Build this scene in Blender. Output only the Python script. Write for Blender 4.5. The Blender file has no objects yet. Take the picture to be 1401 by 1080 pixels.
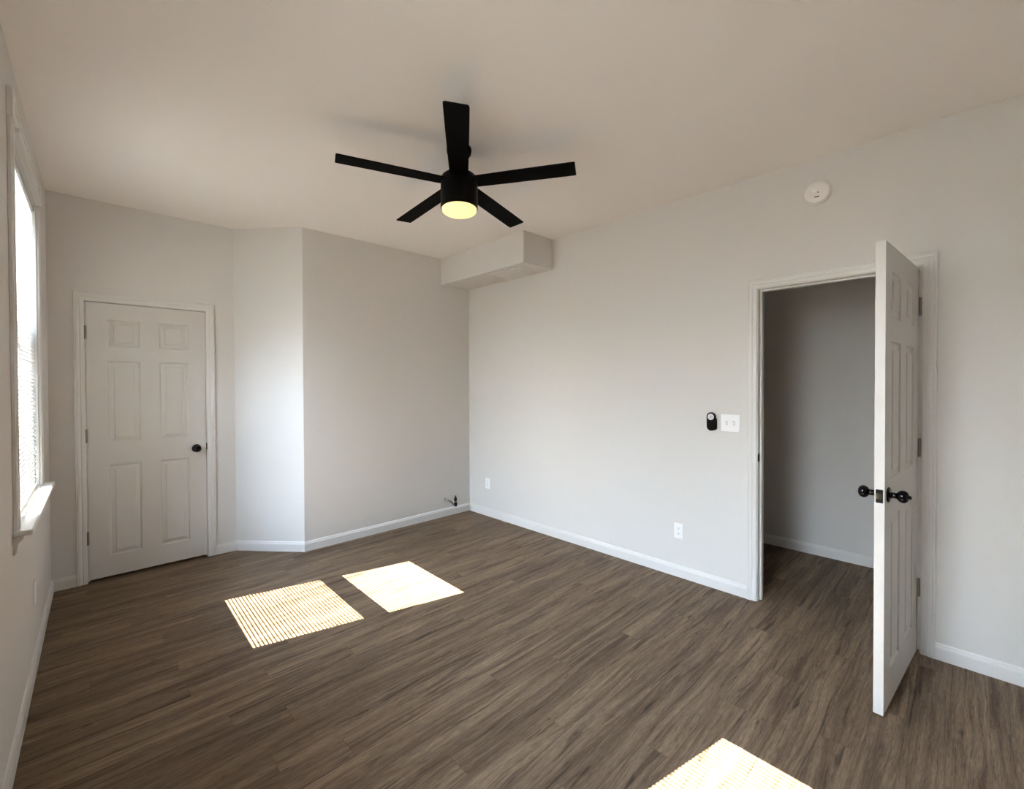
import bpy, bmesh, math
from mathutils import Vector, Matrix

S = bpy.context.scene
COL = S.collection

# ---------------------------------------------------------------- camera
CAM = dict(f=611.885, cy=532.797, pitch=0.011544, roll=-0.003705, yaw=0.768408, h=1.43182)
cam_data = bpy.data.cameras.new('camera')
cam = bpy.data.objects.new('camera', cam_data)
COL.objects.link(cam)
_c, _s = math.cos(CAM['yaw']), math.sin(CAM['yaw'])
_R, _F, _U = Vector((_c, -_s, 0)), Vector((_s, _c, 0)), Vector((0, 0, 1))
_cp, _sp = math.cos(CAM['pitch']), math.sin(CAM['pitch'])
_F2, _U2 = _F * _cp - _U * _sp, _U * _cp + _F * _sp
_cr, _sr = math.cos(CAM['roll']), math.sin(CAM['roll'])
_R3, _U3 = _R * _cr + _U2 * _sr, _U2 * _cr - _R * _sr
m = Matrix((_R3, _U3, -_F2)).transposed().to_4x4()
m.translation = Vector((0, 0, CAM['h']))
cam.matrix_world = m
cam_data.sensor_fit = 'HORIZONTAL'
cam_data.sensor_width = 36.0
cam_data.lens = CAM['f'] / 1401.0 * 36.0
cam_data.shift_y = (CAM['cy'] - 540.0) / 1401.0
cam_data.clip_start = 0.02
S.camera = cam

# ---------------------------------------------------------------- light and exposure
SUN_AZ = (0.9752, -0.2214)
SUN_TAN = 1.05
SUN_STRENGTH = 11.6
SKY_STRENGTH = 6.1
EXPOSURE = 3.85
SKY_FROM, SKY_TO, SKY_DIM = 0.5, 1.0, 0.02
FAN_LIGHT = 0.072

S.view_settings.view_transform = 'Standard'
S.view_settings.look = 'None'
S.view_settings.gamma = 1.0
S.view_settings.use_curve_mapping = False
S.view_settings.exposure = EXPOSURE
S.cycles.max_bounces = 14
S.cycles.diffuse_bounces = 10
S.cycles.transparent_max_bounces = 16
S.cycles.sample_clamp_indirect = 6.0

W = bpy.data.worlds.new('sky')
S.world = W
W.use_nodes = True
nt = W.node_tree
nt.nodes.clear()
tc = nt.nodes.new('ShaderNodeTexCoord')
sx = nt.nodes.new('ShaderNodeSeparateXYZ')
rp = nt.nodes.new('ShaderNodeValToRGB')
el = rp.color_ramp.elements
el[0].position = 0.0
el[0].color = (0.92, 0.95, 1.0, 1)
el[1].position = 0.9
el[1].color = (0.50, 0.68, 1.0, 1)
bg = nt.nodes.new('ShaderNodeBackground')
bg.inputs['Strength'].default_value = SKY_STRENGTH
wo = nt.nodes.new('ShaderNodeOutputWorld')
nt.links.new(tc.outputs['Generated'], sx.inputs[0])
nt.links.new(sx.outputs['Z'], rp.inputs[0])
nt.links.new(rp.outputs[0], bg.inputs['Color'])
nt.links.new(bg.outputs[0], wo.inputs['Surface'])
# the sky is brightest round the sun and dims away from it
dt = nt.nodes.new('ShaderNodeVectorMath')
dt.operation = 'DOT_PRODUCT'
_sv = Vector((-SUN_AZ[0], -SUN_AZ[1], SUN_TAN)).normalized()
dt.inputs[1].default_value = _sv
nt.links.new(tc.outputs['Generated'], dt.inputs[0])
mr = nt.nodes.new('ShaderNodeMapRange')
mr.interpolation_type = 'SMOOTHSTEP'
mr.inputs['From Min'].default_value = SKY_FROM
mr.inputs['From Max'].default_value = SKY_TO
mr.inputs['To Min'].default_value = SKY_DIM * SKY_STRENGTH
mr.inputs['To Max'].default_value = SKY_STRENGTH
nt.links.new(dt.outputs['Value'], mr.inputs['Value'])
nt.links.new(mr.outputs[0], bg.inputs['Strength'])

sun_d = bpy.data.lights.new('sun', 'SUN')
sun_d.energy = SUN_STRENGTH
sun_d.angle = math.radians(0.19)
sun_d.color = (1.0, 0.88, 0.74)
sun = bpy.data.objects.new('sun', sun_d)
COL.objects.link(sun)
sun.location = (-6, 3, 8)
sun.rotation_euler = Vector((SUN_AZ[0], SUN_AZ[1], -SUN_TAN)).to_track_quat('-Z', 'Y').to_euler()

# ---------------------------------------------------------------- dimensions
H = 2.7775                       # ceiling
XR = 3.1811                      # right wall
YB = 3.9908                      # back wall
YC = 4.4455                      # closet wall
XA = 1.3751                      # outside corner of the angled wall
XK = 0.9639                      # inside corner of the angled wall
YF = -1.15                       # wall behind the camera
XH = 4.40                        # hall wall beyond the open door
SKEW = (0.23276 - 0.15657) / (4.44754 - 0.8)
def XL(y):                       # the left wall is slightly out of square
    return -0.15657 - SKEW * (4.44754 - y)
THL = -math.atan(SKEW)

# ---------------------------------------------------------------- materials
def mat(name):
    M = bpy.data.materials.new(name)
    M.use_nodes = True
    n = M.node_tree.nodes
    return M, n, M.node_tree.links, n['Principled BSDF']

def simple(name, col, rough=0.5, metal=0.0, spec=0.5, bump=None, coat=0.0):
    M, n, l, b = mat(name)
    b.inputs['Base Color'].default_value = (*col, 1)
    b.inputs['Roughness'].default_value = rough
    b.inputs['Metallic'].default_value = metal
    b.inputs['Specular IOR Level'].default_value = spec
    b.inputs['Coat Weight'].default_value = coat
    tcn = n.new('ShaderNodeTexCoord')
    nz = n.new('ShaderNodeTexNoise')
    sc, st, dist = bump or (40.0, 0.02, 0.001)
    nz.inputs['Scale'].default_value = sc
    nz.inputs['Detail'].default_value = 3.0
    bp = n.new('ShaderNodeBump')
    bp.inputs['Strength'].default_value = st
    bp.inputs['Distance'].default_value = dist
    l.new(tcn.outputs['Object'], nz.inputs['Vector'])
    l.new(nz.outputs['Fac'], bp.inputs['Height'])
    l.new(bp.outputs[0], b.inputs['Normal'])
    return M

M_wall = simple('wall_paint', (0.67, 0.655, 0.63), 0.75, spec=0.25, bump=(160.0, 0.18, 0.002))
M_ceil = simple('ceiling_paint', (0.87, 0.845, 0.82), 0.85, spec=0.2, bump=(130.0, 0.25, 0.003))
M_trim = simple('trim_paint', (0.70, 0.69, 0.67), 0.38, spec=0.4)
M_door = simple('door_paint', (0.63, 0.615, 0.585), 0.42, spec=0.4, bump=(120.0, 0.03, 0.001))
M_vinyl = simple('window_vinyl', (0.85, 0.85, 0.85), 0.4)
M_black = simple('matte_black_metal', (0.0012, 0.0012, 0.0013), 0.42, spec=0.10)
M_blade = simple('matte_black_blade', (0.0012, 0.0012, 0.0012), 0.6, spec=0.05)
M_gloss = simple('gloss_black_metal', (0.0015, 0.0015, 0.0018), 0.14, spec=0.30)
M_bronze = simple('brushed_nickel', (0.30, 0.27, 0.23), 0.38, metal=0.9)
M_dark_plate = simple('dark_bronze', (0.006, 0.005, 0.004), 0.4, metal=0.0, spec=0.2)
M_brass = simple('worn_brass', (0.16, 0.14, 0.10), 0.4, metal=0.8)
M_chrome = simple('chrome', (0.55, 0.53, 0.50), 0.2, metal=1.0)
M_plastic = simple('white_plastic', (0.86, 0.87, 0.87), 0.35)
M_detect = simple('detector_plastic', (0.80, 0.78, 0.76), 0.45)
M_slot = simple('dark_slot', (0.06, 0.06, 0.06), 0.6)
M_grey = simple('grey_mark', (0.25, 0.25, 0.25), 0.6)
M_silver = simple('silver_button', (0.62, 0.62, 0.63), 0.35, metal=0.2)
M_remote = simple('black_plastic', (0.002, 0.002, 0.0022), 0.3, spec=0.2)
M_vent = simple('vent_enamel', (0.66, 0.645, 0.62), 0.45)
M_ground = simple('pale_paving', (0.22, 0.21, 0.19), 0.9, bump=(6.0, 0.2, 0.01))

SLAT_RHO = 0.5
def blind_material():
    M, n, l, b = mat('blind_slat')
    b.inputs['Base Color'].default_value = (SLAT_RHO, SLAT_RHO, SLAT_RHO * 0.98, 1)
    b.inputs['Roughness'].default_value = 0.5
    tr = n.new('ShaderNodeBsdfTranslucent')
    tr.inputs['Color'].default_value = (0.8, 0.8, 0.78, 1)
    mx = n.new('ShaderNodeMixShader')
    mx.inputs[0].default_value = 0.03
    l.new(b.outputs[0], mx.inputs[1])
    l.new(tr.outputs[0], mx.inputs[2])
    l.new(mx.outputs[0], n['Material Output'].inputs['Surface'])
    return M
M_slat = blind_material()

def glass_material():
    M, n, l, b = mat('window_glass')
    n.remove(b)
    t = n.new('ShaderNodeBsdfTransparent')
    t.inputs['Color'].default_value = (0.95, 0.97, 0.96, 1)
    g = n.new('ShaderNodeBsdfGlossy')
    g.inputs['Roughness'].default_value = 0.02
    f = n.new('ShaderNodeLayerWeight')
    f.inputs['Blend'].default_value = 0.5
    pw = n.new('ShaderNodeMath')
    pw.operation = 'POWER'
    pw.inputs[1].default_value = 4.0
    ma = n.new('ShaderNodeMath')
    ma.operation = 'MULTIPLY_ADD'
    ma.inputs[1].default_value = 0.6
    ma.inputs[2].default_value = 0.03
    mx = n.new('ShaderNodeMixShader')
    l.new(f.outputs['Facing'], pw.inputs[0])
    l.new(pw.outputs[0], ma.inputs[0])
    l.new(ma.outputs[0], mx.inputs[0])
    l.new(t.outputs[0], mx.inputs[1])
    l.new(g.outputs[0], mx.inputs[2])
    l.new(mx.outputs[0], n['Material Output'].inputs['Surface'])
    return M
M_glass = glass_material()

def screen_material():
    M, n, l, b = mat('insect_mesh')
    b.inputs['Base Color'].default_value = (0.05, 0.05, 0.05, 1)
    b.inputs['Roughness'].default_value = 0.8
    b.inputs['Specular IOR Level'].default_value = 0.1
    t = n.new('ShaderNodeBsdfTransparent')
    mx = n.new('ShaderNodeMixShader')
    mx.inputs[0].default_value = 0.20     # two faces of the thin weave: about a third of the light is stopped
    l.new(t.outputs[0], mx.inputs[1])
    l.new(b.outputs[0], mx.inputs[2])
    l.new(mx.outputs[0], n['Material Output'].inputs['Surface'])
    return M
M_screen = screen_material()

def lamp_material():
    M, n, l, b = mat('lit_diffuser')
    b.inputs['Base Color'].default_value = (0.9, 0.85, 0.7, 1)
    b.inputs['Roughness'].default_value = 0.4
    b.inputs['Emission Color'].default_value = (1.0, 0.72, 0.22, 1)
    b.inputs['Emission Strength'].default_value = FAN_LIGHT
    return M
M_lamp = lamp_material()

def floor_material():
    M, n, l, b = mat('vinyl_plank')
    L = l.new
    def math_(op, a, c=None, d=None):
        x = n.new('ShaderNodeMath')
        x.operation = op
        for i, v in enumerate((a, c, d)):
            if v is None: continue
            if isinstance(v, (int, float)): x.inputs[i].default_value = v
            else: L(v, x.inputs[i])
        return x.outputs[0]
    def comb(a, c, d):
        x = n.new('ShaderNodeCombineXYZ')
        for i, v in enumerate((a, c, d)):
            if isinstance(v, (int, float)): x.inputs[i].default_value = v
            else: L(v, x.inputs[i])
        return x.outputs[0]
    def noise(v, detail=4, rough=0.55, dist=0.0, scale=1.0):
        x = n.new('ShaderNodeTexNoise')
        x.inputs['Scale'].default_value = scale
        x.inputs['Detail'].default_value = detail
        x.inputs['Roughness'].default_value = rough
        x.inputs['Distortion'].default_value = dist
        L(v, x.inputs['Vector'])
        return x.outputs['Fac']
    def ramp(v, stops):
        x = n.new('ShaderNodeValToRGB')
        e = x.color_ramp.elements
        while len(e) < len(stops): e.new(0.5)
        for k, (p, c) in enumerate(stops):
            e[k].position = p
            e[k].color = (*c, 1)
        L(v, x.inputs[0])
        return x.outputs[0]
    def mix(kind, fac, a, c):
        x = n.new('ShaderNodeMix')
        x.data_type = 'RGBA'
        x.blend_type = kind
        if isinstance(fac, (int, float)): x.inputs[0].default_value = fac
        else: L(fac, x.inputs[0])
        for i, v in ((6, a), (7, c)):
            if isinstance(v, tuple): x.inputs[i].default_value = (*v, 1)
            else: L(v, x.inputs[i])
        return x.outputs[2]
    def white(v):
        x = n.new('ShaderNodeTexWhiteNoise')
        x.noise_dimensions = '3D'
        L(v, x.inputs['Vector'])
        return x.outputs['Value']
    g = n.new('ShaderNodeNewGeometry')
    s = n.new('ShaderNodeSeparateXYZ')
    L(g.outputs['Position'], s.inputs[0])
    X, Y = s.outputs['X'], s.outputs['Y']
    PW, PL = 0.1215, 1.22
    yy = math_('DIVIDE', math_('ADD', Y, 5.035), PW)
    row = math_('FLOOR', yy)
    fy = math_('SUBTRACT', yy, row)
    r1 = white(comb(row, 3.7, 1.3))
    xx = math_('ADD', math_('DIVIDE', math_('ADD', X, 7.0), PL), math_('ADD', math_('MULTIPLY', row, 0.37), math_('MULTIPLY', r1, 0.3)))
    idx = math_('FLOOR', xx)
    fx = math_('SUBTRACT', xx, idx)
    rnd = white(comb(row, idx, 0.5))
    rnd2 = white(comb(row, idx, 9.5))
    # plank-local coordinates, shifted so that no two planks share their figure
    px = math_('ADD', X, math_('MULTIPLY', rnd, 37.0))
    py = math_('ADD', Y, math_('MULTIPLY', rnd2, 23.0))
    warp = noise(comb(math_('MULTIPLY', px, 1.6), math_('MULTIPLY', py, 7.0), 0.0), 2, 0.5)
    pyw = math_('ADD', py, math_('MULTIPLY', math_('SUBTRACT', warp, 0.5), 0.07))
    broad = noise(comb(math_('MULTIPLY', px, 1.3), math_('MULTIPLY', pyw, 17.0), 1.0), 4, 0.55, 0.3)
    fine = noise(comb(math_('MULTIPLY', px, 5.0), math_('MULTIPLY', pyw, 95.0), 2.0), 5, 0.65, 0.2)
    pore = noise(comb(math_('MULTIPLY', px, 22.0), math_('MULTIPLY', pyw, 330.0), 4.0), 3, 0.7)
    streak = noise(comb(math_('MULTIPLY', px, 2.2), math_('MULTIPLY', pyw, 34.0), 7.0), 6, 0.6, 0.8)
    knot = noise(comb(math_('MULTIPLY', px, 5.0), math_('MULTIPLY', pyw, 20.0), 11.0), 3, 0.55, 1.2)
    base = ramp(broad, [(0.28, (0.100, 0.064, 0.040)), (0.5, (0.172, 0.120, 0.077)), (0.74, (0.244, 0.177, 0.118))])
    c = mix('MULTIPLY', 0.75, base, ramp(fine, [(0.28, (0.50, 0.48, 0.46)), (0.5, (1, 1, 1)), (0.72, (1.25, 1.25, 1.25))]))
    band = noise(comb(math_('MULTIPLY', px, 0.9), math_('MULTIPLY', pyw, 58.0), 21.0), 4, 0.6, 0.4)
    c = mix('MULTIPLY', 0.9, c, ramp(band, [(0.30, (0.58, 0.56, 0.54)), (0.48, (0.98, 0.98, 0.98)), (0.70, (1.22, 1.22, 1.22))]))
    c = mix('MULTIPLY', 0.9, c, ramp(pore, [(0.34, (0.62, 0.60, 0.58)), (0.52, (1, 1, 1)), (0.68, (1.22, 1.22, 1.22))]))
    c = mix('MULTIPLY', 0.9, c, ramp(streak, [(0.31, (0.26, 0.23, 0.21)), (0.40, (0.80, 0.79, 0.78)), (0.47, (1.04, 1.04, 1.04))]))
    c = mix('MULTIPLY', 0.9, c, ramp(knot, [(0.25, (0.20, 0.17, 0.15)), (0.32, (1, 1, 1))]))
    tone = ramp(rnd, [(0.0, (0.86, 0.85, 0.84)), (0.5, (1.0, 1.0, 1.0)), (1.0, (1.10, 1.10, 1.09))])
    c = mix('MULTIPLY', 1.0, c, tone)
    # bevelled seams
    ey = math_('MULTIPLY', math_('MINIMUM', fy, math_('SUBTRACT', 1.0, fy)), PW)
    ex = math_('MULTIPLY', math_('MINIMUM', fx, math_('SUBTRACT', 1.0, fx)), PL)
    e = math_('MINIMUM', ey, ex)
    seam = ramp(math_('DIVIDE', e, 0.0022), [(0.0, (0.52, 0.50, 0.48)), (0.75, (1, 1, 1))])
    c = mix('MULTIPLY', 0.8, c, seam)
    L(c, b.inputs['Base Color'])
    rr = math_('ADD', 0.50, math_('MULTIPLY', fine, 0.12))
    L(rr, b.inputs['Roughness'])
    b.inputs['Specular IOR Level'].default_value = 0.22
    hgt = math_('ADD', math_('MULTIPLY', pore, 0.15), math_('MINIMUM', math_('DIVIDE', e, 0.002), 1.0))
    bp = n.new('ShaderNodeBump')
    bp.inputs['Strength'].default_value = 0.25
    bp.inputs['Distance'].default_value = 0.0006
    L(hgt, bp.inputs['Height'])
    L(bp.outputs[0], b.inputs['Normal'])
    return M
M_floor = floor_material()

# ---------------------------------------------------------------- helpers
def obj(name, bm, m, parent=None, smooth=False, loc=None, rot=None):
    bmesh.ops.recalc_face_normals(bm, faces=bm.faces)
    me = bpy.data.meshes.new(name)
    bm.to_mesh(me)
    bm.free()
    me.materials.append(m)
    if smooth:
        for p in me.polygons: p.use_smooth = True
        try:
            me.set_sharp_from_angle(angle=math.radians(40))
        except Exception:
            pass
    o = bpy.data.objects.new(name, me)
    COL.objects.link(o)
    if parent: o.parent = parent
    if loc: o.location = loc
    if rot: o.rotation_euler = rot
    return o

def thing(name, label, cat, loc=(0, 0, 0), rotz=0.0, group=None):
    o = bpy.data.objects.new(name, None)
    o.empty_display_size = 0.05
    COL.objects.link(o)
    o.location = loc
    o.rotation_euler = (0, 0, rotz)
    o['label'] = label
    o['category'] = cat
    if group: o['group'] = group
    return o

def struct(o, label=None, cat=None):
    o['kind'] = 'structure'
    if label: o['label'] = label
    if cat: o['category'] = cat
    return o

def box(bm, a, b, bev=0.0):
    x0, y0, z0 = (min(a[i], b[i]) for i in range(3))
    x1, y1, z1 = (max(a[i], b[i]) for i in range(3))
    t = bmesh.new()
    v = [t.verts.new(p) for p in ((x0, y0, z0), (x1, y0, z0), (x1, y1, z0), (x0, y1, z0),
                                  (x0, y0, z1), (x1, y0, z1), (x1, y1, z1), (x0, y1, z1))]
    for f in ((0, 3, 2, 1), (4, 5, 6, 7), (0, 1, 5, 4), (1, 2, 6, 5), (2, 3, 7, 6), (3, 0, 4, 7)):
        t.faces.new([v[i] for i in f])
    if bev > 0:
        bmesh.ops.bevel(t, geom=list(t.edges), offset=bev, segments=2, profile=0.5, affect='EDGES')
    merge(bm, t)

def merge(bm, t, M=None):
    me = bpy.data.meshes.new('tmp')
    t.to_mesh(me)
    t.free()
    if M is not None: me.transform(M)
    bm.from_mesh(me)
    bpy.data.meshes.remove(me)

def boxm(a, b, bev=0.0):
    bm = bmesh.new()
    box(bm, a, b, bev)
    return bm

def lathe(bm, prof, seg=32, M=None):
    """revolve (radius, height) pairs about local z"""
    t = bmesh.new()
    rings = []
    for r, z in prof:
        if r < 1e-6:
            rings.append([t.verts.new((0, 0, z))])
        else:
            rings.append([t.verts.new((r * math.cos(2 * math.pi * k / seg), r * math.sin(2 * math.pi * k / seg), z)) for k in range(seg)])
    for A, B in zip(rings, rings[1:]):
        for k in range(seg):
            j = (k + 1) % seg
            if len(A) == 1 and len(B) == 1: continue
            if len(A) == 1: t.faces.new((A[0], B[k], B[j]))
            elif len(B) == 1: t.faces.new((A[k], A[j], B[0]))
            else: t.faces.new((A[k], A[j], B[j], B[k]))
    merge(bm, t, M)

def tube(bm, pts, r, seg=12):
    pts = [Vector(p) for p in pts]
    rad = r if isinstance(r, (list, tuple)) else [r] * len(pts)
    rings = []
    up = Vector((0, 0, 1))
    for i, p in enumerate(pts):
        d = (pts[min(i + 1, len(pts) - 1)] - pts[max(i - 1, 0)]).normalized()
        u = d.cross(up)
        if u.length < 1e-3: u = d.cross(Vector((1, 0, 0)))
        u.normalize()
        w = u.cross(d).normalized()
        up = w
        rings.append([bm.verts.new(p + (u * math.cos(2 * math.pi * k / seg) + w * math.sin(2 * math.pi * k / seg)) * rad[i]) for k in range(seg)])
    for A, B in zip(rings, rings[1:]):
        for k in range(seg):
            j = (k + 1) % seg
            bm.faces.new((A[k], A[j], B[j], B[k]))
    bm.faces.new(rings[0][::-1])
    bm.faces.new(rings[-1])

def loft(bm, sections, close=True):
    rows = [[bm.verts.new(p) for p in s] for s in sections]
    n = len(rows[0])
    for A, B in zip(rows, rows[1:]):
        for k in range(n if close else n - 1):
            j = (k + 1) % n
            bm.faces.new((A[k], A[j], B[j], B[k]))
    if close:
        bm.faces.new(rows[0][::-1])
        bm.faces.new(rows[-1])

def axis_matrix(origin, zdir, xhint=(0, 0, 1)):
    z = Vector(zdir).normalized()
    x = Vector(xhint)
    x = (x - z * x.dot(z)).normalized()
    y = z.cross(x)
    M_ = Matrix((x, y, z)).transposed().to_4x4()
    M_.translation = Vector(origin)
    return M_

def wall(name, p0, p1, thick, openings, label, z0=0.0, z1=None, m=None, e0=0.0, e1=0.0):
    """slab between plan points p0 -> p1, the room on its left; openings are (s0, s1, za, zb)"""
    z1 = H if z1 is None else z1
    a, b = Vector((*p0, 0)), Vector((*p1, 0))
    d = (b - a).normalized()
    n = Vector((d.y, -d.x, 0))           # away from the room
    L = (b - a).length
    ss = sorted({-e0, L + e1, *[o[0] for o in openings], *[o[1] for o in openings]})
    zs = sorted({z0, z1, *[o[2] for o in openings], *[o[3] for o in openings]})
    solid = lambda i, j: not any(o[0] - 1e-6 <= ss[i] and ss[i + 1] <= o[1] + 1e-6 and o[2] - 1e-6 <= zs[j] and zs[j + 1] <= o[3] + 1e-6 for o in openings)
    bm = bmesh.new()
    cache = {}
    def V(i, j, k):
        if (i, j, k) not in cache:
            cache[i, j, k] = bm.verts.new(a + d * ss[i] + n * (thick * k) + Vector((0, 0, zs[j])))
        return cache[i, j, k]
    ni, nj = len(ss) - 1, len(zs) - 1
    ok = lambda i, j: 0 <= i < ni and 0 <= j < nj and solid(i, j)
    for i in range(ni):
        for j in range(nj):
            if not ok(i, j): continue
            bm.faces.new((V(i, j, 0), V(i + 1, j, 0), V(i + 1, j + 1, 0), V(i, j + 1, 0)))
            bm.faces.new((V(i, j, 1), V(i, j + 1, 1), V(i + 1, j + 1, 1), V(i + 1, j, 1)))
            if not ok(i - 1, j): bm.faces.new((V(i, j, 0), V(i, j + 1, 0), V(i, j + 1, 1), V(i, j, 1)))
            if not ok(i + 1, j): bm.faces.new((V(i + 1, j, 0), V(i + 1, j, 1), V(i + 1, j + 1, 1), V(i + 1, j + 1, 0)))
            if not ok(i, j - 1): bm.faces.new((V(i, j, 0), V(i, j, 1), V(i + 1, j, 1), V(i + 1, j, 0)))
            if not ok(i, j + 1): bm.faces.new((V(i, j + 1, 0), V(i + 1, j + 1, 0), V(i + 1, j + 1, 1), V(i, j + 1, 1)))
    return struct(obj(name, bm, m or M_wall), label, 'wall')

# ---------------------------------------------------------------- shell
FX0, FX1, FY0, FY1 = -0.60, 4.60, -2.2, 5.35
struct(obj('floor', boxm((FX0, FY0, -0.12), (FX1, FY1, 0.0)), M_floor), 'grey brown wood look vinyl plank floor of the empty room', 'floor')
struct(obj('ceiling', boxm((FX0, FY0, H), (FX1, FY1, H + 0.12)), M_ceil), 'plain off white textured ceiling around the black fan', 'ceiling')
struct(obj('ground', boxm((-40, -30, -0.9), (FX0 - 0.02, 30, -0.7)), M_ground), 'pale paved ground outside the windows', 'ground')

# windows in the left wall: glass, opening and casing extents along the wall (world y for the first window)
W_OPEN = (2.715, 3.736)
W_Z = (0.836, 2.46)
W_PITCH = 2.475
def s_left(y):                       # distance along the left wall from its far end (wall runs far -> near)
    return (4.44754 - y) / math.cos(THL)
wo_list = []
for k in (0, 1):
    wo_list.append((s_left(W_OPEN[1] - k * W_PITCH), s_left(W_OPEN[0] - k * W_PITCH), *W_Z))
wall('wall_left', (XL(4.44754), 4.44754), (XL(YF), YF), 0.20, wo_list, 'off white left wall with the blind covered window', e0=0.2, e1=0.2)
# right wall: runs near -> far with the room on its left
DOOR2 = (0.178, 1.000, 2.062)
wall('wall_right', (XR, YF), (XR, YB), 0.115, [(DOOR2[0] - YF, DOOR2[1] - YF, 0.0, DOOR2[2])], 'long off white right wall with the open doorway', e0=1.05, e1=0.2)
wall('wall_back', (XR, YB), (XA, YB), 0.12, [], 'off white back wall behind the ceiling soffit', e1=0.0, e0=0.2)
wall('wall_angle', (XA, YB), (XK, YC), 0.10, [], 'short angled wall between closet door and back wall', e0=0.0, e1=0.05)
DOOR1 = (0.013, 0.773, 2.062)
wall('wall_closet', (XK, YC), (XL(YC), YC), 0.115, [(XK - DOOR1[1], XK - DOOR1[0], 0.0, DOOR1[2])], 'off white wall around the closed closet door', e0=0.05, e1=0.2)
wall('wall_front', (XL(YF), YF), (XR, YF), 0.12, [], 'off white wall behind the camera', e0=0.2, e1=0.1)
wall('wall_hall', (XH, FY0), (XH, 3.32), 0.12, [], 'off white hall wall seen through the open doorway')
wall('wall_hall_end', (XH, 3.2), (XR + 0.05, 3.2), 0.12, [], 'far end wall of the hall beyond the doorway')
wall('wall_hall_near', (XR + 0.05, FY0 + 0.12), (XH, FY0 + 0.12), 0.12, [], 'near end wall of the hall beyond the doorway')
bm = bmesh.new()
box(bm, (-0.35, 5.2, 0), (1.55, 5.3, H))
box(bm, (-0.45, 4.57, 0), (-0.35, 5.3, H))
box(bm, (1.45, 4.12, 0), (1.55, 5.3, H))
struct(obj('wall_closet_inside', bm, M_wall), 'inner walls of the closet behind the closed door', 'wall')

# soffit in the far right ceiling corner
SX, SY, SZ = 2.800, 2.745, 2.497
bm = boxm((SX, SY, SZ), (XR, YB, H))
sof = struct(obj('ceiling_soffit', bm, M_wall), 'boxed off white soffit dropping from ceiling in the far right corner', 'soffit')

# ---------------------------------------------------------------- baseboards
BASE = [(0.0, 0.0), (0.013, 0.0), (0.013, 0.060), (0.0115, 0.066), (0.009, 0.071), (0.0075, 0.078), (0.005, 0.083), (0.0, 0.085)]
def baseboards(path, names, labels):
    """path of plan points, room on the left; each straight run is its own mitred board"""
    P = [Vector(p) for p in path]
    D = [(b - a).normalized() for a, b in zip(P, P[1:])]
    N = [Vector((-d.y, d.x)) for d in D]
    def corner(i, t):
        if i == 0: return P[0] + N[0] * t
        if i == len(P) - 1: return P[-1] + N[-1] * t
        n0, n1 = N[i - 1], N[i]
        return P[i] + (n0 + n1) * (t / (1 + n0.dot(n1)))
    for i, (nm, lb) in enumerate(zip(names, labels)):
        if nm is None: continue
        bm = bmesh.new()
        secs = []
        for j in (i, i + 1):
            secs.append([(*corner(j, t), z) for t, z in BASE])
        loft(bm, secs)
        struct(obj(nm, bm, M_trim), lb, 'baseboard')
CAS1 = (-0.030, 0.817)
CAS2 = (0.134, 1.0435)
baseboards([(XR, CAS2[1]), (XR, YB), (XA, YB), (XK, YC), (CAS1[1], YC)],
           ['baseboard_right', 'baseboard_back', 'baseboard_angle', 'baseboard_closet'],
           ['white baseboard along the right wall left of the doorway', 'white baseboard along the back wall',
            'short white baseboard on the angled wall', 'white baseboard stub right of the closet door'])
baseboards([(CAS1[0], YC), (XL(YC), YC), (XL(YF), YF), (XR, YF), (XR, CAS2[0])],
           ['baseboard_closet_left', 'baseboard_left', 'baseboard_front', 'baseboard_right_near'],
           ['white baseboard stub left of the closet door', 'white baseboard along the left wall under the window',
            'white baseboard behind the camera', 'white baseboard right of the open door'])
baseboards([(XH, FY0 + 0.12), (XH, 3.2)], ['baseboard_hall'], ['white baseboard in the hall beyond the doorway'])

# ---------------------------------------------------------------- door casings and jambs
CASE = [(0.0, 0.0), (0.0, 0.009), (0.003, 0.0105), (0.014, 0.0115), (0.019, 0.0125), (0.0215, 0.0105), (0.026, 0.0105), (0.030, 0.0135),
        (0.036, 0.0155), (0.043, 0.0165), (0.046, 0.0145), (0.048, 0.0165), (0.053, 0.0165), (0.057, 0.014), (0.057, 0.0)]
def casing_mesh(bm, u0, u1, zt, to3):
    """three sided mitred casing round an opening u0..u1 up to zt; to3(u, z, t) -> point"""
    secs = []
    for (cu, cz, su) in ((u0, 0.0, -1), (u0, zt, -1), (u1, zt, 1), (u1, 0.0, 1)):
        secs.append([to3(cu + su * w, cz + (w if cz > 0 else 0.0), t) for w, t in CASE])
    loft(bm, secs)

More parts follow.
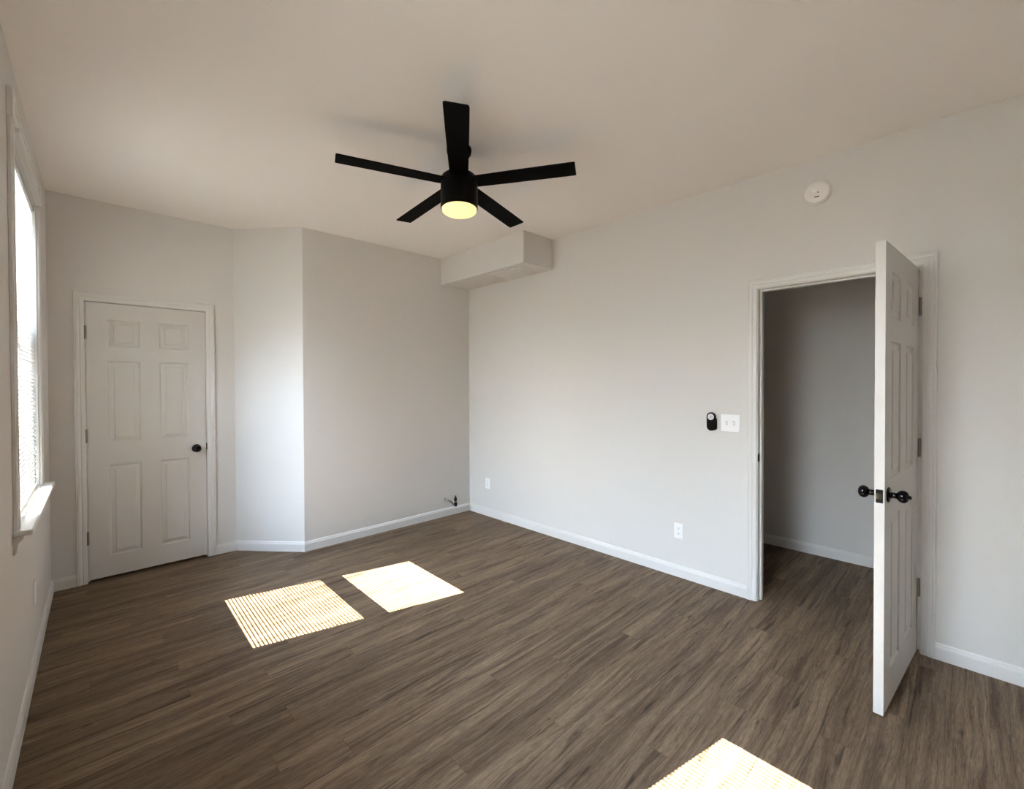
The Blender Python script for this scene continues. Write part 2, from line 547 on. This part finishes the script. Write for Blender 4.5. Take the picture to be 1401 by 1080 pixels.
def frame(name, label, u0, u1, zt, wo, to3, thick, casing_back=False):
    """casing, jamb and stop of a doorway; u0..u1 jamb faces, wo = rough opening"""
    root = struct(thing(name, label, 'door frame'))
    bm = bmesh.new()
    casing_mesh(bm, u0 - 0.005, u1 + 0.005, zt + 0.005, to3)
    obj('door_casing', bm, M_trim, root)
    bm = bmesh.new()
    def b3(ua, ub, za, zb, ta, tb):
        box(bm, to3(ua, za, ta), to3(ub, zb, tb))
    b3(wo[0] + 0.0005, u0, 0, zt + 0.004, 0.0, -thick)
    b3(u1, wo[1] - 0.0005, 0, zt + 0.004, 0.0, -thick)
    b3(wo[0] + 0.0005, wo[1] - 0.0005, zt, wo[2] - 0.0005, 0.0, -thick)
    obj('door_jamb', bm, M_trim, root)
    bm = bmesh.new()
    b3(u0, u0 + 0.011, 0, zt, -0.040, -0.074)
    b3(u1 - 0.011, u1, 0, zt, -0.040, -0.074)
    b3(u0 + 0.011, u1 - 0.011, zt - 0.011, zt, -0.040, -0.074)
    obj('door_stop', bm, M_trim, root)
    if casing_back:
        bm = bmesh.new()
        casing_mesh(bm, u0 - 0.005, u1 + 0.005, zt + 0.005, lambda u, z, t: to3(u, z, -thick - t))
        obj('door_casing', bm, M_trim, root)
    return root

J1 = (0.031, 0.755, 2.043)
J2 = (0.196, 0.982, 2.043)
f1 = frame('trim_1', 'white moulded casing around the closed closet door', *J1, DOOR1, lambda u, z, t: (u, YC - t, z), 0.115)
f2 = frame('trim_2', 'white moulded casing around the open doorway in the right wall', *J2, DOOR2, lambda u, z, t: (XR - t, u, z), 0.115, True)
# strike plate of the open doorway
bm = boxm((XR + 0.006, J2[1] - 0.0012, 0.915), (XR + 0.032, J2[1] + 0.0002, 0.972))
box(bm, (XR - 0.004, J2[1] - 0.0016, 0.925), (XR + 0.006, J2[1], 0.962))
obj('strike_plate', bm, M_black, f2)
# the strike lip showing on the closet door casing
bm = boxm((J1[1] - 0.0025, YC - 0.0022, 0.897), (J1[1] + 0.0045, YC + 0.004, 0.952), 0.0008)
obj('strike_plate', bm, M_black, f1)

# ---------------------------------------------------------------- six panel doors
def door_leaf_mesh(w, z0, z1, th):
    """leaf: x 0..w, front face y = 0 (towards -y), back face y = th"""
    bm = bmesh.new()
    a = 0.162 * w
    pw = 0.256 * w
    xs = [0, a, a + pw, w - a - pw, w - a, w]
    zs = [z0, 0.172, 0.842, 1.010, 1.612, 1.718, 1.918, z1]
    RINGS = [(0.0, 0.0), (0.003, 0.006), (0.009, 0.0095), (0.013, 0.0095), (0.033, 0.0045), (0.0365, 0.0010)]
    for side in (0, 1):
        yy = (lambda d: d) if side == 0 else (lambda d: th - d)
        for i in range(5):
            for j in range(7):
                x0, x1, za, zb = xs[i], xs[i + 1], zs[j], zs[j + 1]
                if i in (1, 3) and j in (1, 3, 5):
                    prev = None
                    for ins, dep in RINGS:
                        r = [bm.verts.new(p) for p in ((x0 + ins, yy(dep), za + ins), (x1 - ins, yy(dep), za + ins), (x1 - ins, yy(dep), zb - ins), (x0 + ins, yy(dep), zb - ins))]
                        if prev:
                            for k in range(4):
                                bm.faces.new((prev[k], prev[(k + 1) % 4], r[(k + 1) % 4], r[k]))
                        prev = r
                    bm.faces.new(prev)
                else:
                    bm.faces.new([bm.verts.new(p) for p in ((x0, yy(0), za), (x1, yy(0), za), (x1, yy(0), zb), (x0, yy(0), zb))])
    for x in (0, w):
        for j in range(7):
            bm.faces.new([bm.verts.new(p) for p in ((x, 0, zs[j]), (x, th, zs[j]), (x, th, zs[j + 1]), (x, 0, zs[j + 1]))])
    for z in (z0, z1):
        for i in range(5):
            bm.faces.new([bm.verts.new(p) for p in ((xs[i], 0, z), (xs[i + 1], 0, z), (xs[i + 1], th, z), (xs[i], th, z))])
    bmesh.ops.remove_doubles(bm, verts=bm.verts, dist=1e-5)
    return bm

KNOB = [(0.0, 0.0), (0.0325, 0.0), (0.0330, 0.003), (0.031, 0.006), (0.026, 0.0085), (0.0150, 0.010), (0.0125, 0.014), (0.0120, 0.027), (0.0140, 0.031),
        (0.0200, 0.0345), (0.0250, 0.041), (0.0268, 0.049), (0.0255, 0.057), (0.0210, 0.0635), (0.0140, 0.0675), (0.0065, 0.0690), (0.0, 0.0692)]
def knob(parent, origin, zdir, turn=False):
    bm = bmesh.new()
    lathe(bm, KNOB, 36, axis_matrix(origin, zdir))
    k = obj('door_knob', bm, M_gloss, parent, smooth=True)
    if turn:
        bm = bmesh.new()
        lathe(bm, [(0.0, 0.066), (0.0075, 0.066), (0.0075, 0.074), (0.006, 0.077), (0.0, 0.0775)], 20, axis_matrix(origin, zdir))
        obj('privacy_button', bm, M_gloss, k, smooth=True)
    return k

def hinge(parent, pin, plate_a, plate_b, z):
    bm = bmesh.new()
    lathe(bm, [(0.0, -0.049), (0.004, -0.0485), (0.0066, -0.0455), (0.0066, 0.0455), (0.004, 0.0485), (0.0, 0.049)], 16, Matrix.Translation((pin[0], pin[1], z)))
    for k in range(1, 5):
        zz = z - 0.0455 + k * 0.0182
        lathe(bm, [(0.0066, zz - 0.0008), (0.0072, zz), (0.0066, zz + 0.0008)], 16, Matrix.Translation((pin[0], pin[1], 0)))
    for a, b in (plate_a, plate_b):
        if a: box(bm, (*a, z - 0.0445), (*b, z + 0.0445))
    return obj('hinge', bm, M_bronze, parent, smooth=True)

# closed closet door: hinges on the left
d1 = struct(thing('door_1', 'closed white six panel closet door with black knob', 'door', (0.034, YC, 0.0)))
W1 = 0.718
obj('door_leaf', door_leaf_mesh(W1, 0.020, 2.038, 0.035), M_door, d1, loc=(0, 0.001, 0))
knob(d1, (0.652, 0.001, 0.914), (0, -1, 0))
for z in (1.817, 1.068, 0.327):
    hinge(d1, (-0.0015, -0.0055), ((-0.0028, 0.0), (-0.0008, 0.03)), (None, None), z)

# open door: local x runs from the hinge (0) to the free edge (-L)
L2 = 0.735
d2 = struct(thing('door_2', 'open white six panel door with black knobs standing into the room', 'door', (XR - 0.004, 0.2075, 0.0), -0.074))
leaf = obj('door_leaf', door_leaf_mesh(L2, 0.012, 2.032, 0.035), M_door, d2, loc=(-L2 - 0.002, 0.0, 0))
KX, KZ = -L2 - 0.002 + 0.062, 0.948
knob(d2, (KX, 0.0, KZ), (0, -1, 0), True)
knob(d2, (KX, 0.035, KZ), (0, 1, 0))
bm = boxm((-L2 - 0.0035, 0.005, KZ - 0.0285), (-L2 - 0.0018, 0.030, KZ + 0.0285), 0.0006)
lp = obj('latch_plate', bm, M_dark_plate, d2)
bm = bmesh.new()
t = bmesh.new()
vs = [t.verts.new(p) for p in ((0, -0.008, -0.011), (0, 0.008, -0.011), (0, 0.008, 0.011), (0, -0.008, 0.011),
                               (-0.010, 0.004, -0.011), (-0.010, 0.008, -0.011), (-0.010, 0.008, 0.011), (-0.010, 0.004, 0.011))]
for f in ((0, 1, 2, 3), (4, 7, 6, 5), (0, 4, 5, 1), (1, 5, 6, 2), (2, 6, 7, 3), (3, 7, 4, 0)):
    t.faces.new([vs[i] for i in f])
merge(bm, t, Matrix.Translation((-L2 - 0.003, 0.0175, KZ)))
obj('latch_bolt', bm, M_brass, lp)
for z in (1.831, 1.089, 0.349):
    hinge(d2, (0.0035, -0.0065), ((-0.0022, 0.0), (-0.0003, 0.030)), ((0.002, -0.0115), (0.030, -0.0095)), z)

# ---------------------------------------------------------------- windows
def bx(s0, s1, z0, z1, n0, n1, bev=0.0, bm=None):
    """box in window coordinates: n into the room, s along the wall, z up"""
    bm = bm or bmesh.new()
    box(bm, (n0, s0, z0), (n1, s1, z1), bev)
    return bm

SILL = 0.860
GLASS = (2.927, 3.671)
def window(name, label, k):
    y0 = 3.2 - k * W_PITCH
    root = struct(thing(name, label, 'window', (XL(y0), y0, 0.0), THL))
    L = lambda y: y - 3.2
    o0, o1 = L(W_OPEN[0]), L(W_OPEN[1])
    # side and head casing with corner blocks
    for a, b in ((o0 - 0.092, o0), (o1, o1 + 0.092)):
        bm = bx(a, b, SILL, 2.487, 0.0005, 0.012, 0.002)
        bx(a + 0.012, a + 0.030, SILL, 2.487, 0.011, 0.014, 0.001, bm)
        bx(b - 0.030, b - 0.012, SILL, 2.487, 0.011, 0.014, 0.001, bm)
        obj('side_casing', bm, M_trim, root)
        bm = bx(a - 0.006, b + 0.006, 2.485, 2.602, 0.0005, 0.020, 0.002)
        lathe(bm, [(0.0, 0.019), (0.010, 0.025), (0.018, 0.021), (0.026, 0.024), (0.034, 0.019)], 24,
              axis_matrix(((0.0, (a + b) / 2, 2.5435)), (1, 0, 0)))
        obj('corner_block', bm, M_trim, root)
    bm = bx(o0 - 0.002, o1 + 0.002, 2.462, 2.592, 0.0005, 0.012, 0.002)
    bx(o0 - 0.001, o1 + 0.001, 2.462, 2.484, 0.011, 0.028, 0.003, bm)
    bx(o0, o1, 2.565, 2.585, 0.011, 0.016, 0.002, bm)
    obj('head_casing', bm, M_trim, root)
    # stool with horns and an apron with an ogee end
    bm = bx(o0 - 0.112, o1 + 0.095, SILL - 0.022, SILL, 0.0005, 0.057, 0.006)
    bx(o0 + 0.001, o1 - 0.001, SILL - 0.015, SILL, -0.078, 0.010, 0.0, bm)
    obj('window_stool', bm, M_trim, root)
    bm = bmesh.new()
    prof = [(0.0005, 0.766), (0.0005, SILL - 0.023), (0.030, SILL - 0.023), (0.029, SILL - 0.033), (0.022, SILL - 0.043), (0.016, SILL - 0.050), (0.011, 0.777), (0.006, 0.766)]
    loft(bm, [[(t, s, z) for t, z in prof] for s in (o0 - 0.102, o1 + 0.085)])
    obj('window_apron', bm, M_trim, root)
    # liner boards of the opening
    bm = bx(o0 + 0.0005, o0 + 0.016, SILL, W_Z[1] - 0.001, -0.199, 0.0)
    bx(o1 - 0.016, o1 - 0.0005, SILL, W_Z[1] - 0.001, -0.199, 0.0, 0, bm)
    bx(o0 + 0.016, o1 - 0.016, W_Z[1] - 0.008, W_Z[1] - 0.001, -0.199, 0.0, 0, bm)
    bx(o0 + 0.0005, o1 - 0.0005, W_Z[0] + 0.0005, SILL - 0.003, -0.199, -0.079, 0, bm)
    obj('window_jamb', bm, M_trim, root)
    # vinyl frame
    g0, g1 = L(GLASS[0]), L(GLASS[1])
    st = 0.045
    bm = bmesh.new()
    for a, b in ((o0 + 0.0165, g0 - st), (g1 + st, o1 - 0.0165)):
        if b - a > 0.002: bx(a, b, SILL + 0.001, W_Z[1] - 0.009, -0.150, -0.062, 0.0, bm)
    obj('window_frame', bm, M_vinyl, root)
    # insect screen outside the lower sash
    obj('insect_screen', bx(g0 - st + 0.002, g1 + st - 0.002, SILL + 0.003, 1.706, -0.1520, -0.1512), M_screen, root)
    # lower (inner) and upper (outer) sashes
    for nm, za, zb, ga, gb, n0, n1 in (('lower_sash', SILL + 0.002, 1.700, 0.898, 1.640, -0.100, -0.066),
                                       ('upper_sash', 1.700, W_Z[1] - 0.010, 1.806, 2.425, -0.140, -0.104)):
        bm = bmesh.new()
        bx(g0 - st + 0.001, g0, za, zb, n0, n1, 0.0, bm)
        bx(g1, g1 + st - 0.001, za, zb, n0, n1, 0.0, bm)
        bx(g0, g1, za, ga, n0, n1, 0.0, bm)
        bx(g0, g1, gb, zb, n0, n1, 0.0, bm)
        sash = obj(nm, bm, M_vinyl, root)
        nm_ = (n0 + n1) / 2
        obj('glass_pane', bx(g0, g1, ga, gb, nm_ - 0.002, nm_ + 0.002), M_glass, sash)
    return root

window('window_1', 'white framed window with corner blocks at the left edge', 0)
window('window_2', 'second matching window in the left wall beside the camera', 1)

SLAT_DEG = 35
SLAT_TILT = math.radians(SLAT_DEG)
def blind(label, k):
    y0 = 3.2 - k * W_PITCH
    root = thing('window_blind', label, 'blind', (XL(y0), y0, 0.0), THL)
    b0, b1 = W_OPEN[0] - 3.2 + 0.019, W_OPEN[1] - 3.2 - 0.019
    nc = -0.020
    obj('head_rail', bx(b0, b1, 2.420, 2.4505, nc - 0.017, nc + 0.014, 0.002), M_slat, root)
    obj('bottom_rail', bx(b0, b1, 0.866, 0.876, nc - 0.012, nc + 0.012, 0.003), M_slat, root)
    bm = bmesh.new()
    z = 0.892
    ct, sn = math.cos(SLAT_TILT), math.sin(SLAT_TILT)
    while z < 2.412:
        # curved strip, room edge low, outside edge high
        sec_t, sec_b = [], []
        for q in range(5):
            u = -0.0125 + 0.025 * q / 4
            crown = 0.0016 * (1 - (u / 0.0125) ** 2)
            for lst, off in ((sec_t, crown + 0.0003), (sec_b, crown - 0.0003)):
                lst.append((nc + u * ct + off * sn, z - u * sn + off * ct))
        ring = sec_t + sec_b[::-1]
        loft(bm, [[(n, s, zz) for n, zz in ring] for s in (b0, b1)])
        z += 0.0210
    obj('slats', bm, M_slat, root)
    for s in (b0 + 0.055, (b0 + b1) / 2, b1 - 0.055):
        bm = bmesh.new()
        for dn in (-0.0135, 0.0135):
            tube(bm, [(nc + dn, s, 0.872), (nc + dn, s, 2.425)], 0.0008, 6)
        obj('ladder_cord', bm, M_slat, root)
    bm = bmesh.new()
    tube(bm, [(nc + 0.019, b0 + 0.10, 2.44), (nc + 0.020, b0 + 0.10, 1.75)], 0.003, 8)
    obj('tilt_wand', bm, M_slat, root)
    return root
blind('open white mini blind in the window at the left edge', 0)
blind('open white mini blind in the second window beside the camera', 1)

# portals: daylight through the two glazed openings
for k in (0, 1):
    yc = (GLASS[0] + GLASS[1]) / 2 - k * W_PITCH
    pd = bpy.data.lights.new('daylight_portal', 'AREA')
    pd.shape = 'RECTANGLE'
    pd.size, pd.size_y = 0.86, 1.64
    pd.energy = 1.0
    pd.cycles.is_portal = True
    po = bpy.data.objects.new('daylight_portal', pd)
    COL.objects.link(po)
    po.location = (XL(yc) - 0.155, yc, 1.665)
    po.rotation_euler = Vector((math.cos(THL), math.sin(THL), 0)).to_track_quat('-Z', 'Z').to_euler()

# ---------------------------------------------------------------- ceiling fan
FC = Vector((1.572, 2.054, 2.581))
FAN = thing('ceiling_fan', 'black five blade ceiling fan with a round lit warm lamp', 'ceiling fan', (FC.x, FC.y, H))
bm = bmesh.new()
lathe(bm, [(0.0, 0.0), (0.070, 0.0), (0.071, -0.008), (0.068, -0.030), (0.055, -0.048), (0.030, -0.056), (0.0, -0.057)], 40)
obj('canopy', bm, M_black, FAN, smooth=True)
# everything below the canopy hangs a little out of plumb on its ball joint
tx, ty = -0.0426, -0.0534
nrm = Vector((-tx, -ty, 1)).normalized()
TILT = Vector((0, 0, 1)).rotation_difference(nrm).to_matrix().to_4x4()
HUB = Matrix.Translation((0, 0, FC.z - H)) @ TILT
bm = bmesh.new()
lathe(bm, [(0.0, 0.17), (0.0125, 0.17), (0.0125, 0.05), (0.0, 0.05)], 20, HUB)
obj('downrod', bm, M_black, FAN, smooth=True)
bm = bmesh.new()
lathe(bm, [(0.0, 0.078), (0.026, 0.077), (0.030, 0.070), (0.030, 0.052), (0.050, 0.046), (0.088, 0.040), (0.100, 0.030), (0.104, 0.016),
           (0.105, -0.030), (0.105, -0.150), (0.1035, -0.154), (0.100, -0.154), (0.099, -0.150), (0.0, -0.150)], 56, HUB)
obj('motor_housing', bm, M_black, FAN, smooth=True)
bm = bmesh.new()
lathe(bm, [(0.099, -0.146), (0.0992, -0.158), (0.096, -0.165), (0.088, -0.1705), (0.070, -0.176), (0.045, -0.1795), (0.020, -0.181), (0.0, -0.1812)], 56, HUB)
obj('lamp_diffuser', bm, M_lamp, FAN, smooth=True)
PITCH = math.radians(7.0)
def blade_section(x, hw, p):
    out = []
    for y, zz in ((-hw, 0.0), (-hw + 0.004, 0.003), (hw - 0.004, 0.003), (hw, 0.0), (hw - 0.004, -0.003), (-hw + 0.004, -0.003)):
        out.append(Vector((x, y * math.cos(p) + zz * math.sin(p), zz * math.cos(p) - y * math.sin(p))))
    return out
for k in range(5):
    ang = -0.98514 - k * 2 * math.pi / 5
    Mb = HUB @ Matrix.Rotation(ang, 4, 'Z')
    bm = bmesh.new()
    secs = [blade_section(x, hw, PITCH) for x, hw in ((0.090, 0.050), (0.12, 0.052), (0.30, 0.055), (0.50, 0.057), (0.640, 0.058), (0.657, 0.057), (0.660, 0.054))]
    loft(bm, [[Mb @ p for p in s] for s in secs])
    b = obj('blade', bm, M_blade, FAN)
    bm = bmesh.new()
    t = bmesh.new()
    box(t, (0.070, -0.030, 0.000), (0.165, 0.030, 0.010), 0.003)
    merge(bm, t, Mb @ Matrix.Rotation(-PITCH, 4, 'X'))
    obj('blade_bracket', bm, M_black, b)

# ---------------------------------------------------------------- things on the right wall (built facing -x at x = XR)
def on_right(name, label, cat, y, z, group=None):
    return thing(name, label, cat, (XR, y, z), 0.0, group)

sd = on_right('smoke_detector', 'round white smoke detector high on the right wall above the doorway', 'smoke detector', 0.656, 2.563)
Mx = axis_matrix((0, 0, 0), (-1, 0, 0))
bm = bmesh.new()
lathe(bm, [(0.0, 0.0), (0.068, 0.0), (0.069, 0.004), (0.069, 0.012), (0.066, 0.014), (0.0, 0.014)], 48, Mx)
obj('mounting_base', bm, M_detect, sd, smooth=True)
bm = bmesh.new()
lathe(bm, [(0.060, 0.013), (0.0665, 0.016), (0.0670, 0.022), (0.064, 0.032), (0.056, 0.038), (0.030, 0.0405), (0.0, 0.041)], 48, Mx)
obj('cover', bm, M_detect, sd, smooth=True)
bm = bmesh.new()
lathe(bm, [(0.0, 0.039), (0.0145, 0.039), (0.0145, 0.0425), (0.012, 0.0440), (0.0, 0.0442)], 28, axis_matrix((0, 0.012, 0.012), (-1, 0, 0)))
obj('test_button', bm, M_plastic, sd, smooth=True)
bm = boxm((-0.0412, -0.014, -0.034), (-0.0375, 0.010, -0.027), 0.001)
obj('sounder_slot', bm, M_slot, sd)
bm = boxm((-0.0422, -0.011, -0.010), (-0.0385, -0.005, -0.003), 0.001)
obj('indicator', bm, M_slot, sd)

# double switch plate
sw = on_right('light_switch', 'white double toggle switch plate beside the black remote', 'light switch', 1.154, 1.160)
obj('plate', boxm((-0.0062, -0.061, -0.0585), (-0.0003, 0.061, 0.0585), 0.0022), M_plastic, sw)
for dy in (-0.023, 0.023):
    tg = obj('toggle_surround', boxm((-0.0070, dy - 0.0055, -0.0125), (-0.0060, dy + 0.0055, 0.0125)), M_grey, sw)
    bm = bmesh.new()
    loft(bm, [[(-0.006, dy - 0.0045, -0.004), (-0.006, dy + 0.0045, -0.004), (-0.006, dy + 0.0045, 0.009), (-0.006, dy - 0.0045, 0.009)],
              [(-0.019, dy - 0.0035, -0.011), (-0.019, dy + 0.0035, -0.011), (-0.020, dy + 0.0035, -0.004), (-0.020, dy - 0.0035, -0.004)]])
    obj('toggle', bm, M_plastic, tg)
    for dz in (-0.030, 0.030):
        bm = bmesh.new()
        lathe(bm, [(0.0, 0.006), (0.003, 0.006), (0.0026, 0.0072), (0.0, 0.0074)], 14, axis_matrix((0, dy, dz), (-1, 0, 0)))
        obj('screw', bm, M_plastic, sw, smooth=True)

# fan remote hanging in its holder
rm = on_right('remote_control', 'black rounded fan remote with silver round button on the right wall', 'remote control', 1.275, 1.166)
def capsule(hw, hh, r, t0, t1, bev):
    bm = bmesh.new()
    pts = []
    for cy_, cz_, a0 in ((hw - r, hh - r, 0), (-hw + r, hh - r, 90), (-hw + r, -hh + r, 180), (hw - r, -hh + r, 270)):
        for q in range(9):
            a = math.radians(a0 + q * 90 / 8)
            pts.append((cy_ + r * math.cos(a), cz_ + r * math.sin(a)))
    def ring(x, ins):
        return [(x, y * (1 - ins / hw), z * (1 - ins / hh)) for y, z in pts]
    loft(bm, [ring(t0, 0), ring(t1 + bev, 0), ring(t1 + bev * 0.3, bev * 0.6), ring(t1, bev * 1.6)])
    return bm
obj('wall_holder', capsule(0.0335, 0.046, 0.020, -0.0005, -0.012, 0.003), M_remote, rm, loc=(0, 0, -0.016))
obj('remote_body', capsule(0.0305, 0.0645, 0.0303, -0.0125, -0.026, 0.004), M_remote, rm, smooth=True)
bm = bmesh.new()
lathe(bm, [(0.0, 0.0255), (0.0215, 0.0255), (0.0215, 0.0275), (0.019, 0.0285), (0.0, 0.0288)], 36, axis_matrix((0, 0, 0.0325), (-1, 0, 0)))
dial = obj('control_dial', bm, M_silver, rm, smooth=True)
bm = bmesh.new()
for a in (90, 210, 330):
    t = bmesh.new()
    box(t, (-0.0296, -0.0018, 0.002), (-0.0284, 0.0018, 0.011), 0.0004)
    merge(bm, t, Matrix.Translation((0, 0, 0.0325)) @ Matrix.Rotation(math.radians(a), 4, 'X'))
obj('fan_symbol', bm, M_grey, dial)

# outlets
def outlet(label, y, z):
    o = on_right('electrical_outlet', label, 'outlet', y, z, 'duplex outlets on the right wall')
    obj('plate', boxm((-0.0060, -0.035, -0.0575), (-0.0003, 0.035, 0.0575), 0.0022), M_plastic, o)
    for dz in (-0.0195, 0.0195):
        bm = bmesh.new()
        lathe(bm, [(0.0, 0.0055), (0.0165, 0.0055), (0.0165, 0.0072), (0.0, 0.0073)], 28, axis_matrix((0, 0, dz), (-1, 0, 0)))
        rc = obj('receptacle', bm, M_plastic, o)
        for dy, hh in ((-0.0062, 0.0040), (0.0062, 0.0050)):
            obj('slot', boxm((-0.0076, dy - 0.0012, dz + 0.003 - hh), (-0.0070, dy + 0.0012, dz + 0.003 + hh)), M_slot, rc)
        bm = bmesh.new()
        lathe(bm, [(0.0, 0.0070), (0.0026, 0.0070), (0.0026, 0.0076), (0.0, 0.0076)], 14, axis_matrix((0, 0, dz - 0.0085), (-1, 0, 0)))
        obj('slot', bm, M_slot, rc)
    bm = bmesh.new()
    lathe(bm, [(0.0, 0.0058), (0.003, 0.0058), (0.0026, 0.0072), (0.0, 0.0074)], 14, axis_matrix((0, 0, 0), (-1, 0, 0)))
    obj('screw', bm, M_plastic, o, smooth=True)
    return o
outlet('white wall outlet on the right wall below the light switch', 1.518, 0.339)
outlet('small white wall outlet on the right wall near the far corner', 3.674, 0.354)

# plate low on the left wall
yp = 3.34
wp = thing('wall_plate', 'white wall plate seen edge on, low on left wall under window', 'wall plate', (XL(yp), yp, 0.375), THL)
obj('plate', boxm((0.0003, -0.035, -0.0575), (0.0062, 0.035, 0.0575), 0.0022), M_plastic, wp)
obj('insert', boxm((0.0055, -0.0165, -0.033), (0.0075, 0.0165, 0.033), 0.0008), M_plastic, wp)

# capped supply pipe stub low on the back wall
pv = thing('supply_valve', 'small chrome pipe stub with dark valve low on the back wall', 'valve', (2.84, YB, 0.18))
bm = bmesh.new()
lathe(bm, [(0.0, 0.0), (0.015, 0.0), (0.014, 0.003), (0.010, 0.004), (0.0, 0.004)], 24, axis_matrix((0, 0, 0), (0, -1, 0)))
obj('escutcheon', bm, M_chrome, pv, smooth=True)
bm = bmesh.new()
tube(bm, [(0, 0, 0), (0.004, -0.022, 0.000), (0.016, -0.040, -0.004), (0.034, -0.052, -0.014), (0.052, -0.060, -0.034), (0.066, -0.066, -0.052), (0.080, -0.07, -0.062)], 0.0100, 14)
obj('pipe', bm, M_chrome, pv, smooth=True)
bm = bmesh.new()
lathe(bm, [(0.0, -0.076), (0.011, -0.076), (0.0165, -0.070), (0.0165, -0.040), (0.0135, -0.034), (0.0135, -0.012), (0.0165, -0.008), (0.0165, 0.010), (0.012, 0.018), (0.008, 0.020), (0.007, 0.040), (0.0, 0.042)], 24,
      Matrix.Translation((0.088, -0.072, 0.0)))
obj('valve_body', bm, M_gloss, pv, smooth=True)
bm = bmesh.new()
lathe(bm, [(0.0140, -0.030), (0.0150, -0.030), (0.0150, -0.017), (0.0140, -0.017)], 24, Matrix.Translation((0.088, -0.072, 0.0)))
obj('valve_band', bm, M_bronze, pv, smooth=True)

# ceiling register in the underside of the soffit
vx0, vx1, vy0, vy1 = 2.868, 3.155, 2.885, 3.275
av = thing('air_vent', 'white louvred air register on the underside of the soffit', 'vent', ((vx0 + vx1) / 2, (vy0 + vy1) / 2, SZ))
hx, hy = (vx1 - vx0) / 2, (vy1 - vy0) / 2
bm = bmesh.new()
rg = []
for ins, z in ((0, -0.0003), (0, -0.004), (0.006, -0.011), (0.024, -0.011), (0.026, -0.002)):
    rg.append([bm.verts.new(p) for p in ((-hx + ins, -hy + ins, z), (hx - ins, -hy + ins, z), (hx - ins, hy - ins, z), (-hx + ins, hy - ins, z))])
for A, B in zip(rg, rg[1:]):
    for k in range(4): bm.faces.new((A[k], A[(k + 1) % 4], B[(k + 1) % 4], B[k]))
bm.faces.new(rg[-1])
obj('vent_frame', bm, M_vent, av)
bm = bmesh.new()
nl = 16
for k in range(nl):
    x = -hx + 0.034 + (2 * hx - 0.068) * k / (nl - 1)
    t = bmesh.new()
    box(t, (-0.0065, -hy + 0.026, -0.0006), (0.0065, hy - 0.026, 0.0006))
    merge(bm, t, Matrix.Translation((x, 0, -0.0068)) @ Matrix.Rotation(math.radians(32), 4, 'Y'))
obj('louvres', bm, M_vent, av)
